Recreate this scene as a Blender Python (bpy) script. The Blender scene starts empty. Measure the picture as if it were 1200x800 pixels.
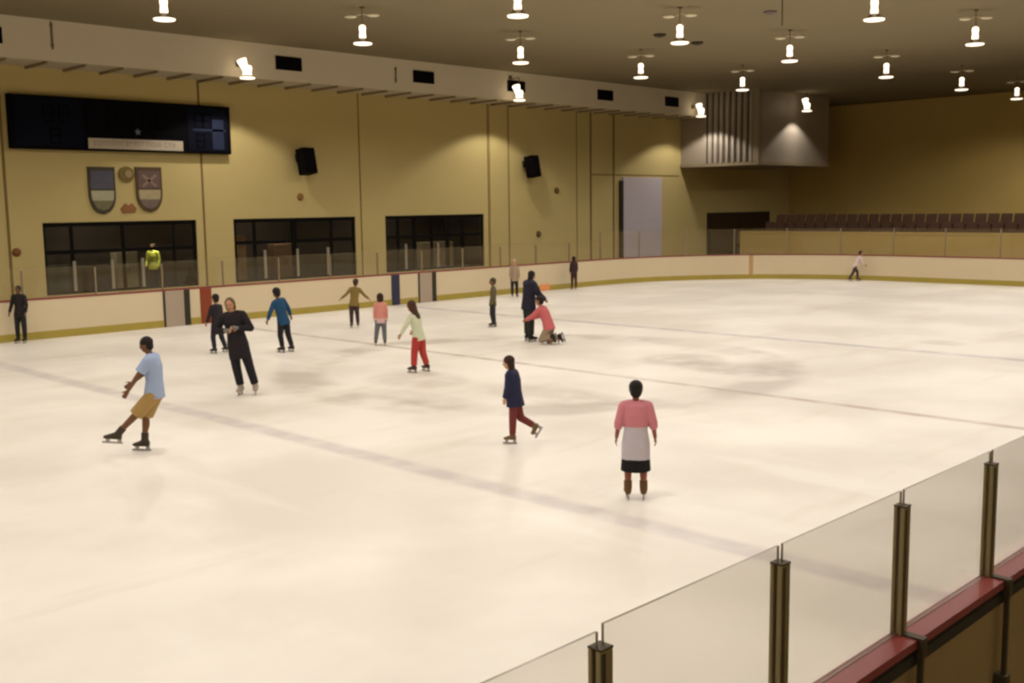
import bpy, bmesh, math, random
from mathutils import Vector, Matrix
random.seed(7)
SC = bpy.context.scene
COL = SC.collection
R = math.radians
V = Vector

# ---------------------------------------------------------------- camera
CAM = V((0, 0, 3.3))
F_PX, PITCH, ROLL, YAW = 1252.208, R(7.237), R(-0.767), R(44.654)
fw = V((math.cos(YAW) * math.cos(PITCH), math.sin(YAW) * math.cos(PITCH), -math.sin(PITCH)))
rt = V((math.sin(YAW), -math.cos(YAW), 0))
up = rt.cross(fw)
rt2 = rt * math.cos(ROLL) + up * math.sin(ROLL)
up2 = -rt * math.sin(ROLL) + up * math.cos(ROLL)
cd = bpy.data.cameras.new('camera')
cam = bpy.data.objects.new('camera', cd)
COL.objects.link(cam)
cd.sensor_fit = 'HORIZONTAL'
cd.sensor_width = 36
cd.lens = F_PX * 36 / 1200
cd.clip_end = 300
M = Matrix((rt2, up2, -fw)).transposed().to_4x4()
M.translation = CAM
cam.matrix_world = M
SC.camera = cam

# ---------------------------------------------------------------- materials
def lin(c):
    return tuple(((x / 255) / 12.92 if x / 255 <= .04045 else ((x / 255 + .055) / 1.055) ** 2.4) for x in c)

def newmat(name):
    m = bpy.data.materials.new(name)
    m.use_nodes = True
    nt = m.node_tree
    return m, nt, nt.nodes['Principled BSDF']

def mat(name, rgb, rough=.6, var=.0, scale=4, spec=.4, metal=0, bump=0):
    m, nt, b = newmat(name)
    c = (*lin(rgb), 1)
    b.inputs['Base Color'].default_value = c
    b.inputs['Roughness'].default_value = rough
    b.inputs['Specular IOR Level'].default_value = spec
    b.inputs['Metallic'].default_value = metal
    if var or bump:
        tc = nt.nodes.new('ShaderNodeTexCoord')
        n = nt.nodes.new('ShaderNodeTexNoise')
        n.inputs['Scale'].default_value = scale
        n.inputs['Detail'].default_value = 4
        nt.links.new(tc.outputs['Object'], n.inputs['Vector'])
        if var:
            mx = nt.nodes.new('ShaderNodeMix'); mx.data_type = 'RGBA'
            mx.inputs[6].default_value = tuple(x * (1 - var) for x in c[:3]) + (1,)
            mx.inputs[7].default_value = tuple(min(1, x * (1 + var)) for x in c[:3]) + (1,)
            nt.links.new(n.outputs['Fac'], mx.inputs[0])
            nt.links.new(mx.outputs[2], b.inputs['Base Color'])
        if bump:
            bp = nt.nodes.new('ShaderNodeBump')
            bp.inputs['Strength'].default_value = bump
            bp.inputs['Distance'].default_value = .01
            nt.links.new(n.outputs['Fac'], bp.inputs['Height'])
            nt.links.new(bp.outputs[0], b.inputs['Normal'])
    return m

def emit(name, rgb, strength):
    m, nt, b = newmat(name)
    b.inputs['Base Color'].default_value = (*lin(rgb), 1)
    b.inputs['Emission Color'].default_value = (*lin(rgb), 1)
    b.inputs['Emission Strength'].default_value = strength
    return m

def glass_mat(name, tint, refl, haze=0, hazecol=(200, 190, 170)):
    m = bpy.data.materials.new(name); m.use_nodes = True
    nt = m.node_tree; nt.nodes.clear()
    o = nt.nodes.new('ShaderNodeOutputMaterial')
    t = nt.nodes.new('ShaderNodeBsdfTransparent'); t.inputs[0].default_value = (*tint, 1)
    g = nt.nodes.new('ShaderNodeBsdfGlossy'); g.inputs['Roughness'].default_value = .03
    g.inputs['Color'].default_value = (.9, .9, .9, 1)
    fr = nt.nodes.new('ShaderNodeLayerWeight'); fr.inputs[0].default_value = .5
    pw = nt.nodes.new('ShaderNodeMath'); pw.operation = 'POWER'; pw.inputs[1].default_value = 4.5
    nt.links.new(fr.outputs['Facing'], pw.inputs[0])
    ml = nt.nodes.new('ShaderNodeMath'); ml.operation = 'MULTIPLY_ADD'; ml.inputs[1].default_value = .9 * refl; ml.inputs[2].default_value = .035 * refl
    nt.links.new(pw.outputs[0], ml.inputs[0])
    x = nt.nodes.new('ShaderNodeMixShader')
    nt.links.new(ml.outputs[0], x.inputs[0]); nt.links.new(t.outputs[0], x.inputs[1]); nt.links.new(g.outputs[0], x.inputs[2])
    last = x
    if haze:
        d = nt.nodes.new('ShaderNodeBsdfDiffuse'); d.inputs[0].default_value = (*lin(hazecol), 1)
        y = nt.nodes.new('ShaderNodeMixShader'); y.inputs[0].default_value = haze
        nt.links.new(x.outputs[0], y.inputs[1]); nt.links.new(d.outputs[0], y.inputs[2]); last = y
    nt.links.new(last.outputs[0], o.inputs[0])
    return m

# ---------------------------------------------------------------- mesh helpers
def mesh_obj(name, bm, mats, parent=None, smooth=False):
    me = bpy.data.meshes.new(name)
    bmesh.ops.recalc_face_normals(bm, faces=bm.faces)
    bm.to_mesh(me); bm.free()
    return link(name, me, mats, parent, smooth)

def link(name, me, mats, parent=None, smooth=False):
    o = bpy.data.objects.new(name, me)
    COL.objects.link(o)
    for m in (mats if isinstance(mats, (list, tuple)) else [mats]):
        me.materials.append(m)
    if parent: o.parent = parent
    if smooth:
        for p in me.polygons: p.use_smooth = True
    return o

def tag(o, label=None, cat=None, group=None, kind=None):
    if label: o['label'] = label
    if cat: o['category'] = cat
    if group: o['group'] = group
    if kind: o['kind'] = kind
    return o

def thing(name, label, cat, loc=(0, 0, 0), rz=0, group=None):
    o = bpy.data.objects.new(name, None); COL.objects.link(o)
    o.empty_display_size = .2
    o.location = loc; o.rotation_euler = (0, 0, rz)
    return tag(o, label, cat, group)

def dup(root, loc, rz=0, label=None, group=None):
    r = root.copy(); COL.objects.link(r); r.location = loc; r.rotation_euler = (0, 0, rz)
    if label: r['label'] = label
    if group: r['group'] = group
    for ch in list(root.children):
        c = ch.copy(); COL.objects.link(c); c.parent = r
        for g in ch.children:
            d = g.copy(); COL.objects.link(d); d.parent = c
    return r

def BM(): return bmesh.new()

def box(bm, lo, hi, mi=0, bev=0):
    vs = [bm.verts.new((x, y, z)) for x in (lo[0], hi[0]) for y in (lo[1], hi[1]) for z in (lo[2], hi[2])]
    fs = [bm.faces.new([vs[i] for i in f]) for f in ((0, 1, 3, 2), (4, 6, 7, 5), (0, 4, 5, 1), (2, 3, 7, 6), (0, 2, 6, 4), (1, 5, 7, 3))]
    for f in fs: f.material_index = mi
    if bev:
        es = list({e for f in fs for e in f.edges})
        bmesh.ops.bevel(bm, geom=es, offset=bev, segments=2, affect='EDGES', profile=.5)
    return vs

def frame_of(d):
    d = d.normalized()
    a = V((0, 0, 1)) if abs(d.z) < .9 else V((1, 0, 0))
    u = d.cross(a).normalized()
    return u, d.cross(u).normalized()

def loft(bm, rings, n=14, mi=0):
    """rings: (centre, axis a, axis b): an elliptical skin, closed at both ends"""
    prev = None; first = None
    for c, a, b in rings:
        vs = [bm.verts.new(c + a * math.cos(2 * math.pi * i / n) + b * math.sin(2 * math.pi * i / n)) for i in range(n)]
        if prev:
            for i in range(n):
                bm.faces.new((prev[i], prev[(i + 1) % n], vs[(i + 1) % n], vs[i])).material_index = mi
        else: first = vs
        prev = vs
    bm.faces.new(list(reversed(first))).material_index = mi
    bm.faces.new(prev).material_index = mi

def tube(bm, p0, p1, r0, r1, n=12, mi=0):
    p0, p1 = V(p0), V(p1)
    u, v = frame_of(p1 - p0)
    loft(bm, [(p0, u * r0, v * r0), (p1, u * r1, v * r1)], n, mi)

def capsule(bm, p0, p1, r0, r1, n=12):
    p0, p1 = V(p0), V(p1)
    d = (p1 - p0).normalized()
    u, v = frame_of(d)
    rg = []
    for a in (-80, -55, -28): 
        c, s = math.cos(R(a)), math.sin(R(a)); rg.append((p0 + d * r0 * s, u * r0 * c, v * r0 * c))
    for t in (0, .33, .66, 1):
        q = p0.lerp(p1, t); r = r0 + (r1 - r0) * t; rg.append((q, u * r, v * r))
    for a in (28, 55, 80):
        c, s = math.cos(R(a)), math.sin(R(a)); rg.append((p1 + d * r1 * s, u * r1 * c, v * r1 * c))
    loft(bm, rg, n)

def ellipsoid(bm, c, ax, ay, az, n=16, m=10):
    """ax, ay, az: axis vectors"""
    rg = []
    for i in range(m + 1):
        t = -math.pi / 2 + math.pi * (i + .15) / (m + .3)
        rg.append((c + az * math.sin(t), ax * math.cos(t), ay * math.cos(t)))
    loft(bm, rg, n)

def lathe(bm, prof, n=20, mi=0, c=(0, 0, 0)):
    c = V(c)
    loft(bm, [(c + V((0, 0, z)), V((r, 0, 0)), V((0, r, 0))) for r, z in prof], n, mi)

def remesh(bm, voxel, smooth=3):
    me = bpy.data.meshes.new('tmp')
    bmesh.ops.recalc_face_normals(bm, faces=bm.faces)
    bm.to_mesh(me); bm.free()
    o = bpy.data.objects.new('tmp', me); COL.objects.link(o)
    r = o.modifiers.new('r', 'REMESH'); r.mode = 'VOXEL'; r.voxel_size = voxel
    if smooth:
        s = o.modifiers.new('s', 'SMOOTH'); s.iterations = smooth; s.factor = .5
    dg = bpy.context.evaluated_depsgraph_get()
    out = bpy.data.meshes.new_from_object(o.evaluated_get(dg))
    bpy.data.objects.remove(o); bpy.data.meshes.remove(me)
    return out

# ---------------------------------------------------------------- palette
ICE_X = {'near_blue': 8.6, 'centre': 16.0, 'far_blue': 22.9}
YN, YF, XE, XS, CR = 2.336, 28.28, 42.4, -10.6, 8.5
WY, WX, CZ = 35.0, 60.3, 9.07

m_wall = mat('ochre_paint', (193, 174, 116), .75, .05, .6, .25, bump=.15)
m_wall_end = mat('ochre_paint_end', (202, 174, 102), .75, .05, .6, .25)
m_joint = mat('joint_brown', (122, 100, 52), .8)
m_ceil = mat('ceiling_taupe', (146, 134, 108), .9, .07, .25, .1)
m_soffit = mat('soffit_grey', (214, 202, 176), .7, .05, .5, .3)
m_fin = mat('fin_grey', (150, 134, 104), .8)
m_board = mat('board_cream', (197, 181, 150), .35, .04, .8, .4)
m_kick = mat('kick_yellow', (152, 135, 54), .45, .1, 2)
m_cap = mat('cap_red', (124, 54, 50), .4, .06, 3)
m_outer = mat('board_back_brown', (136, 114, 72), .8, .12, 2)
m_red = mat('stripe_red', (122, 50, 16), .45)
m_blue = mat('stripe_blue', (34, 35, 62), .45)
m_dark = mat('dark_gap', (40, 34, 22), .7)
m_gate = mat('gate_grey', (156, 140, 122), .4)
m_conc = mat('rubber_floor', (84, 70, 48), .9, .12, 1.5)
m_black = mat('black_box', (10, 7, 7), .8, 0, 1, .08)
m_vent = mat('vent_black', (10, 8, 7), .8, 0, 1, .08)
m_bronze = mat('post_bronze', (132, 118, 78), .38, .08, 6, .5, .3)
m_bronze_d = mat('post_bronze_dark', (66, 55, 36), .5, 0, 1, .4, .3)
m_alu = mat('post_pale', (128, 112, 86), .45, 0, 1, .5, .2)
m_frame = mat('window_frame_dark', (13, 10, 7), .7, 0, 1, .1)
m_stile = mat('door_stile_pale', (150, 140, 118), .5)
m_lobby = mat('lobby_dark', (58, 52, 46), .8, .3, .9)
m_metal = mat('clad_grey', (158, 146, 130), .5, .04, .6, .4, .1)
m_metal_d = mat('clad_groove', (64, 54, 46), .7)
m_seat = mat('seat_brown', (74, 54, 42), .8, .35, 3, .08)
m_step = mat('bleacher_step', (96, 80, 54), .85)
m_parapet = mat('parapet_yellow', (176, 150, 84), .7, .05, .8)
m_panel = mat('door_lavender', (196, 186, 192), .55, .03, 1)
m_lamp_em = emit('lamp_glow', (255, 236, 206), 2.2)
m_lens_em = emit('lens_glow', (255, 238, 212), 1.6)
m_refl = mat('lamp_reflector', (120, 108, 88), .35, 0, 1, .5, .4)
m_bracket = mat('lamp_bracket', (240, 230, 205), .5)
m_rod = mat('lamp_rod', (104, 90, 64), .6)
m_glass = glass_mat('rink_glass', (.945, .94, .92), 1.0, .035, (150, 130, 105))
m_edge = mat('glass_edge', (128, 116, 96), .3)
m_glass_far = glass_mat('rink_glass_far', (.97, .965, .95), .5, .035, (190, 170, 130))
m_pane = glass_mat('window_pane', (.82, .8, .76), .45)

# ---------------------------------------------------------------- ice
def ice_material():
    m, nt, b = newmat('ice')
    N, L = nt.nodes, nt.links
    tc = N.new('ShaderNodeTexCoord'); sp = N.new('ShaderNodeSeparateXYZ')
    L.new(tc.outputs['Object'], sp.inputs[0])
    def mth(op, a, bb=None):
        n = N.new('ShaderNodeMath'); n.operation = op
        for i, x in enumerate((a, bb)):
            if x is None: continue
            if isinstance(x, (int, float)): n.inputs[i].default_value = x
            else: L.new(x, n.inputs[i])
        return n.outputs[0]
    def rng(x, a, c, lo, hi):
        n = N.new('ShaderNodeMapRange'); n.interpolation_type = 'SMOOTHSTEP'
        n.inputs[1].default_value = a; n.inputs[2].default_value = c
        n.inputs[3].default_value = lo; n.inputs[4].default_value = hi
        L.new(x, n.inputs[0]); return n.outputs[0]
    def noise(sc, det=4, stretch=None):
        n = N.new('ShaderNodeTexNoise'); n.inputs['Scale'].default_value = sc; n.inputs['Detail'].default_value = det
        if stretch:
            mp = N.new('ShaderNodeMapping'); mp.inputs['Scale'].default_value = stretch
            L.new(tc.outputs['Object'], mp.inputs[0]); L.new(mp.outputs[0], n.inputs['Vector'])
        else: L.new(tc.outputs['Object'], n.inputs['Vector'])
        return n.outputs['Fac']
    X, Y = sp.outputs[0], sp.outputs[1]
    col = None
    nz = noise(.35, 5); nf = noise(2.2, 6)
    base = N.new('ShaderNodeMix'); base.data_type = 'RGBA'
    base.inputs[6].default_value = (*lin((224, 217, 206)), 1); base.inputs[7].default_value = (*lin((240, 234, 224)), 1)
    L.new(rng(nz, .35, .65, 0, 1), base.inputs[0])
    col = base.outputs[2]
    def over(mask, rgb, amt):
        nonlocal col
        mx = N.new('ShaderNodeMix'); mx.data_type = 'RGBA'
        L.new(mth('MULTIPLY', mask, amt), mx.inputs[0]); L.new(col, mx.inputs[6])
        mx.inputs[7].default_value = (*lin(rgb), 1); col = mx.outputs[2]
    def line(x0, hw, soft):
        return rng(mth('ABSOLUTE', mth('SUBTRACT', X, x0)), hw - soft, hw + soft, 1, 0)
    wear = rng(nf, .3, .62, .45, 1)
    over(mth('MULTIPLY', line(ICE_X['near_blue'], .17, .09), wear), (156, 144, 152), .43)
    over(mth('MULTIPLY', line(ICE_X['far_blue'], .17, .1), wear), (166, 156, 160), .6)
    over(mth('MULTIPLY', line(ICE_X['centre'], .10, .07), wear), (158, 124, 112), .62)
    # centre circle: worn ring and a smudged emblem under the ice
    dx, dy = mth('SUBTRACT', X, 16.0), mth('SUBTRACT', Y, 15.1)
    rr = mth('SQRT', mth('ADD', mth('MULTIPLY', dx, dx), mth('MULTIPLY', dy, dy)))
    ring = rng(mth('ABSOLUTE', mth('SUBTRACT', rr, 4.9)), .25, .75, 1, 0)
    patch = rng(noise(.55, 3), .42, .6, .15, 1)
    over(mth('MULTIPLY', ring, patch), (168, 156, 142), .55)
    def spot(cx, cy, ra, rb, amt, rgb=(166, 154, 140)):
        ax = mth('DIVIDE', mth('SUBTRACT', X, cx), ra); ay = mth('DIVIDE', mth('SUBTRACT', Y, cy), rb)
        r2 = mth('ADD', mth('MULTIPLY', ax, ax), mth('MULTIPLY', ay, ay))
        over(mth('MULTIPLY', rng(r2, .25, 1.1, 1, 0), wear), rgb, amt)
    spot(18.2, 11.7, .9, 1.5, .55); spot(18.6, 13.3, 1.1, 1.0, .5)
    spot(13.2, 15.6, 1.0, 1.3, .35); spot(13.6, 12.3, .9, 2.2, .42); spot(11.9, 14.0, .6, 2.0, .25)
    spot(24.6, 10.2, .5, .6, .35)
    # skating scuffs
    sc = noise(1.0, 6, (.25, 1.3, 1)); sc2 = noise(1.0, 6, (1.1, .22, 1))
    over(rng(sc, .56, .72, 0, 1), (206, 192, 172), .35)
    over(rng(sc2, .56, .74, 0, 1), (250, 246, 238), .35)
    L.new(col, b.inputs['Base Color'])
    b.inputs['Roughness'].default_value = .42
    b.inputs['Specular IOR Level'].default_value = .35
    return m

def path_pts(inset=0, seg=14):
    x0, x1, y0, y1, r = XS + inset, XE - inset, YN + inset, YF - inset, CR - inset
    pts = []
    for cx, cy, a0 in ((x1 - r, y0 + r, -90), (x1 - r, y1 - r, 0), (x0 + r, y1 - r, 90), (x0 + r, y0 + r, 180)):
        for i in range(seg + 1):
            a = R(a0 + 90 * i / seg)
            pts.append(V((cx + r * math.cos(a), cy + r * math.sin(a), 0)))
    return pts

bm = BM()
bm.faces.new([bm.verts.new(p) for p in path_pts(-.05)])
tag(mesh_obj('floor', bm, ice_material()), kind='structure')
bm = BM(); box(bm, (-14, -6, -.3), (61, 35.2, -.03))
tag(mesh_obj('floor_surround', bm, m_conc), kind='structure')

# ---------------------------------------------------------------- boards
def sweep(bm, lo, hi, in_, out_, mi=0):
    """a closed rail around the rink: z lo..hi, from inset in_ to inset out_ (negative = outwards)"""
    A, B = path_pts(in_), path_pts(out_)
    n = len(A)
    q = [[bm.verts.new((p.x, p.y, z)) for p in P] for P, z in ((A, lo), (A, hi), (B, hi), (B, lo))]
    for k in range(4):
        a, b = q[k], q[(k + 1) % 4]
        for i in range(n):
            j = (i + 1) % n
            f = bm.faces.new((a[i], a[j], b[j], b[i])); f.material_index = (1 if k == 2 and mi == 0 else 0)
boards = thing('rink_boards', 'cream rink boards with yellow kick plate and red cap running round the ice', 'rink boards')
bm = BM(); sweep(bm, 0, 1.03, 0, -.09); mesh_obj('board_panel', bm, [m_board, m_outer], boards)
bm = BM(); sweep(bm, .0, .2, .012, .0, 1); tag(mesh_obj('kick_plate', bm, m_kick, boards), 'yellow kick plate at the foot of the boards')
bm = BM(); sweep(bm, 1.03, 1.075, .015, -.13, 1); tag(mesh_obj('cap_rail', bm, m_cap, boards), 'red cap rail along the top of the boards')
bm = BM(); sweep(bm, .93, .99, -.09, -.115, 1); mesh_obj('cap_shade_strip', bm, m_dark, boards)  # dark strip standing in for the shade beneath the cap
def stripe(x0, x1, name, m, lab=None, d=.02, z1=1.028):
    bm = BM(); box(bm, (x0, YF - d, 0.004), (x1, YF + .002, z1)); o = mesh_obj(name, bm, m, boards)
    if lab: o['label'] = lab
stripe(15.72, 16.08, 'line_stripe', m_red, 'red centre line stripe up the boards')
stripe(22.85, 23.2, 'line_stripe', m_blue, 'dark blue line stripe up the boards')
stripe(8.45, 8.75, 'line_stripe', m_blue, 'dark blue line stripe up the boards')
for g0, g1 in ((14.62, 15.2), (24.1, 24.66)):
    stripe(g0, g1, 'gate', m_gate, 'greyish gate panel in the boards', .025, 1.03)
    stripe(g0 - .06, g0 - .005, 'gate_gap', m_dark, None, .027)
    stripe(g1 + .01, g1 + .17, 'gate_post', m_dark, 'dark gate post in the boards', .05, 1.03)
bm = BM()
p = V((41.36, 26.1, 0)); c = V((XE - CR, YF - CR, 0)); d = (p - c).normalized(); t = V((-d.y, d.x, 0)); q = c + d * (CR - .012)
bmv = [q + t * a + d * b_ + V((0, 0, z)) for z in (.01, 1.028) for a, b_ in ((-.12, .0), (.12, .0), (.12, .012), (-.12, .012))]
vs = [bm.verts.new(x) for x in bmv]
for f in ((0, 1, 2, 3), (7, 6, 5, 4), (0, 4, 5, 1), (1, 5, 6, 2), (2, 6, 7, 3), (3, 7, 4, 0)): bm.faces.new([vs[i] for i in f])
mesh_obj('board_seam', bm, mat('seam_tan', (172, 138, 92), .5), boards)
stripe(30.2, 30.75, 'board_patch', mat('patch_orange', (214, 140, 84), .5), 'small orange patch low on the boards', .022, .26)

# ---------------------------------------------------------------- near glass
POSTX = [-.77, .41, 1.59, 2.77, 3.98, 5.17, 6.35, 7.54, 8.74, 9.95]
def near_post(label, x):
    t = thing('glass_post', label, 'post', (x, YN - .014, 1.076), 0, 'dark bronze posts holding the near glass')
    w = .034
    bm = BM(); box(bm, (-w, -.034, 0), (w, -.008, .675), 0, .005); box(bm, (-w, .008, 0), (w, .028, .675), 0, .005); box(bm, (-.01, -.0079, 0), (.01, .0079, .675)); mesh_obj('post_channel', bm, m_bronze, t)
    bm = BM(); box(bm, (-w + .001, -.038, .01), (-.012, -.0335, .668)); mesh_obj('channel_dark_strip', bm, m_bronze_d, t)  # dark strip for the post's darker left side
    bm = BM(); box(bm, (-w - .001, -.036, .675), (w + .001, .03, .684), 0, .003); mesh_obj('post_cap', bm, m_bronze_d, t)
    bm = BM(); box(bm, (-.026, -.148, -.1), (.026, -.122, .0), 0, .004); box(bm, (-.026, -.148, .0), (.026, -.03, .01)); mesh_obj('post_clamp', bm, m_bronze_d, t)
    bm = BM(); box(bm, (-.016, -.14, -.6), (.016, -.112, -.09), 0, .004); mesh_obj('post_leg', bm, m_bronze_d, t)
    bm = BM(); box(bm, (-.034, -.155, -.66), (.034, -.079, -.58), 0, .006); mesh_obj('post_foot', bm, m_bronze_d, t)
    return t
plabs = {2.77: 'dark bronze glass post cut off by the bottom edge, only its cap showing', 3.98: 'dark bronze glass post standing before the pane the blue line runs behind, leftmost tall one',
         5.17: 'dark bronze glass post between the leftmost tall post and the rightmost one', 6.35: 'dark bronze glass post nearest the right edge, with its whole leg showing'}
for x in POSTX:
    near_post(plabs.get(x, 'dark bronze glass post on the near boards beyond the frame'), x)
glabs = {1.59: 'clear glass pane at the bottom edge, left of the cut-off post', 2.77: 'clear glass pane between the cut-off post and the leftmost tall post',
         3.98: 'clear glass pane with the blue ice line behind it, right of the leftmost tall post', 5.17: 'clear glass pane above the red cap, between the two rightmost posts',
         6.35: 'clear glass pane meeting the right edge, past the last post'}
for i in range(len(POSTX) - 1):
    a, b_ = POSTX[i] + .016, POSTX[i + 1] - .016
    bm = BM(); zt = 1.815 if i == 2 else 1.835
    box(bm, (a, YN - .02, 1.078), (b_, YN - .008, zt))
    for f in bm.faces: f.material_index = 0 if abs(f.normal.y) > .5 or abs(f.calc_center_median().y - YN + .014) > .004 else 1
    tag(mesh_obj('rink_glass', bm, [m_glass, m_edge]), glabs.get(POSTX[i], 'clear glass pane on the near boards beyond the frame'), 'glass pane', 'clear panes along the near boards')

# ---------------------------------------------------------------- far glass round the left, corner and end
A = path_pts(-.035, 6)
start = V((3.0, YF + .035, 0))
run = []
n_l = 16
for i in range(n_l + 1): run.append(V((3.0 + (XE - CR - 3.0) * i / n_l, YF + .035, 0)))
for i in range(1, 7):
    a = R(90 - 90 * i / 6); run.append(V((XE - CR + (CR + .035) * math.cos(a), YF - CR + (CR + .035) * math.sin(a), 0)))
n_e = 6
y_e = YF - CR
for i in range(1, n_e + 1): run.append(V((XE + .035, y_e - (y_e - 7.0) * i / n_e, 0)))
for i in range(len(run) - 1):
    a, b_ = run[i], run[i + 1]
    d = (b_ - a); L_ = d.length; ang = math.atan2(d.y, d.x)
    side = i < n_l
    zt = 1.86 if side else 2.18
    bm = BM(); box(bm, (.045, -.006, 1.078), (L_ - .045, .006, zt))
    o = mesh_obj('rink_glass', bm, m_glass_far); o.location = a; o.rotation_euler = (0, 0, ang)
    corner = n_l <= i < n_l + 6
    lab, grp = (('faint glass pane on the long far boards under the windows', 'faint panes on the long far boards') if side else
                ('faint glass pane on the curved corner boards', 'faint panes on the corner boards') if corner else
                ('faint glass pane on the end boards before the yellow parapet', 'faint panes on the end boards'))
    tag(o, lab, 'glass pane', grp)
    if i == 0: continue
    bm = BM(); w = .022
    box(bm, (-w, -.024, 1.078), (w, .024, zt - (.05 if side else 0)), 0, .004)
    o = mesh_obj('glass_post', bm, m_alu); o.location = a; o.rotation_euler = (0, 0, ang)
    tag(o, lab.replace('glass pane', 'pale glass post').replace('faint ', 'thin '), 'post', grp.replace('panes', 'posts').replace('faint', 'thin'))

# ---------------------------------------------------------------- walls, ceiling, soffit
WINS = ((14.02, 19.45), (20.95, 26.52), (28.05, 33.72))
WZ0, WZ1 = .6, 2.95
bm = BM()
xs = [-14.0]
for a, b_ in WINS: xs += [a, b_]
xs.append(WX + .2)
for i in range(0, len(xs), 2): box(bm, (xs[i], WY, -.3), (xs[i + 1], WY + .25, CZ + .3))
for a, b_ in WINS:
    box(bm, (a, WY, -.3), (b_, WY + .25, WZ0)); box(bm, (a, WY, WZ1), (b_, WY + .25, CZ + .3))
tag(mesh_obj('wall_left', bm, m_wall), kind='structure')
bm = BM(); box(bm, (WX, -6, -.3), (WX + .25, WY + .25, CZ + .3)); tag(mesh_obj('wall_end', bm, m_wall_end), kind='structure')
bm = BM(); box(bm, (-14.25, -6, -.3), (-14, WY + .25, CZ + .3)); tag(mesh_obj('wall_near', bm, m_wall), kind='structure')
bm = BM(); box(bm, (-14, -6.25, -.3), (WX, -6, CZ + .3)); tag(mesh_obj('wall_right', bm, m_wall), kind='structure')
bm = BM(); box(bm, (-14.25, -6.25, CZ), (WX + .25, WY + .25, CZ + .3)); tag(mesh_obj('ceiling', bm, m_ceil), kind='structure')
SY = 33.3
bm = BM(); box(bm, (-14, SY, 7.85), (48.6, WY, CZ)); tag(mesh_obj('ceiling_soffit', bm, m_soffit), kind='structure')
# bracket ribs under the soffit, each one a slanting fin
k = 0
bm = BM()
for i in range(34):
    x = 9 + i * 1.2
    vs = [bm.verts.new(q) for q in ((x, SY + .06, 7.85), (x + .06, SY + .06, 7.85), (x + .06, WY - .001, 7.85), (x, WY - .001, 7.85),
                                    (x, SY + .06, 7.78), (x + .06, SY + .06, 7.78), (x + .06, WY - .001, 7.76), (x, WY - .001, 7.76))]
    for f in ((0, 1, 2, 3), (7, 6, 5, 4), (0, 4, 5, 1), (1, 5, 6, 2), (2, 6, 7, 3), (3, 7, 4, 0)): bm.faces.new([vs[i_] for i_ in f])
tag(mesh_obj('trim_1', bm, m_fin), kind='structure')
# wall joints
bm = BM()
for x, w in ((19.77, .07), (26.81, .05), (34.03, .05), (35.33, .08), (41.16, .12), (42.96, .12), (12.95, .08), (40.1, .04)):
    box(bm, (x - w / 2, WY - .02, .0), (x + w / 2, WY + .01, 7.84))
box(bm, (41.2, WY - .012, 4.76), (48.6, WY + .01, 4.82))
tag(mesh_obj('trim_2', bm, m_joint), kind='structure')
bm = BM(); box(bm, (34.1, WY - .06, 0), (35.25, WY, 7.84)); tag(mesh_obj('trim_3', bm, m_wall), kind='structure')
bm = BM(); box(bm, (WX - .04, -6, CZ - .1), (WX, WY, CZ)); tag(mesh_obj('trim_4', bm, m_joint), kind='structure')

# vents along the soffit
vlabs = ['black vent grille in the soffit at the very left edge', 'black vent grille in the soffit right of the leftmost floodlight', 'black vent grille in the soffit midway above the two black speakers',
         'black vent grille in the soffit behind the middle floodlight', 'black vent grille in the soffit above the two dark pipes', 'black vent grille in the soffit nearest the corrugated corner box']
for (x0, x1), lb in zip(((11.45, 12.53), (21.92, 23.0), (28.3, 29.38), (33.62, 34.7), (39.68, 40.8), (45.0, 46.12)), vlabs):
    t = thing('vent_grille', lb, 'vent', ((x0 + x1) / 2, SY, 8.23), 0, 'black vent grilles along the soffit')
    h = (x1 - x0) / 2
    bm = BM(); box(bm, (-h, -.03, 0), (h, -.001, .47)); mesh_obj('grille_back', bm, m_vent, t)
    bm = BM()
    for a in ((-h, 0, -h + .05, .47), (h - .05, 0, h, .47), (-h, 0, h, .05), (-h, .42, h, .47)): box(bm, (a[0], -.05, a[1]), (a[2], -.03, a[3]))
    mesh_obj('grille_frame', bm, m_black, t)
    bm = BM()
    for j in range(5): box(bm, (-h + .05, -.045, .09 + j * .07), (h - .05, -.03, .11 + j * .07))
    mesh_obj('grille_slats', bm, m_black, t)
# conduits on the soffit and ceiling
m_cond = mat('conduit', (112, 100, 78), .6)
for (x, z0, z1), lb in zip(((14.0, 8.2, 9.0), (27.4, 8.15, 8.75)), ('short dark conduit on the soffit above the scoreboard', 'short greenish conduit on the soffit beside a vent grille')):
    bm = BM(); tube(bm, (x, SY - .03, z0), (x, SY - .03, z1), .028, .028)
    for z in (z0 + .1, z1 - .1): box(bm, (x - .05, SY - .04, z), (x + .05, SY - .001, z + .03))
    tag(mesh_obj('conduit', bm, m_cond), lb, 'pipe')
bm = BM(); tube(bm, (27.0, 16.0, 8.15), (27.0, 16.0, 9.07), .02, .02); lathe(bm, [(.09, 9.04), (.09, 9.07)], c=(27.0, 16.0, 0))
tag(mesh_obj('hanging_rod', bm, m_cond), 'thin greenish rod hanging from the ceiling at the top edge', 'rod')

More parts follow.
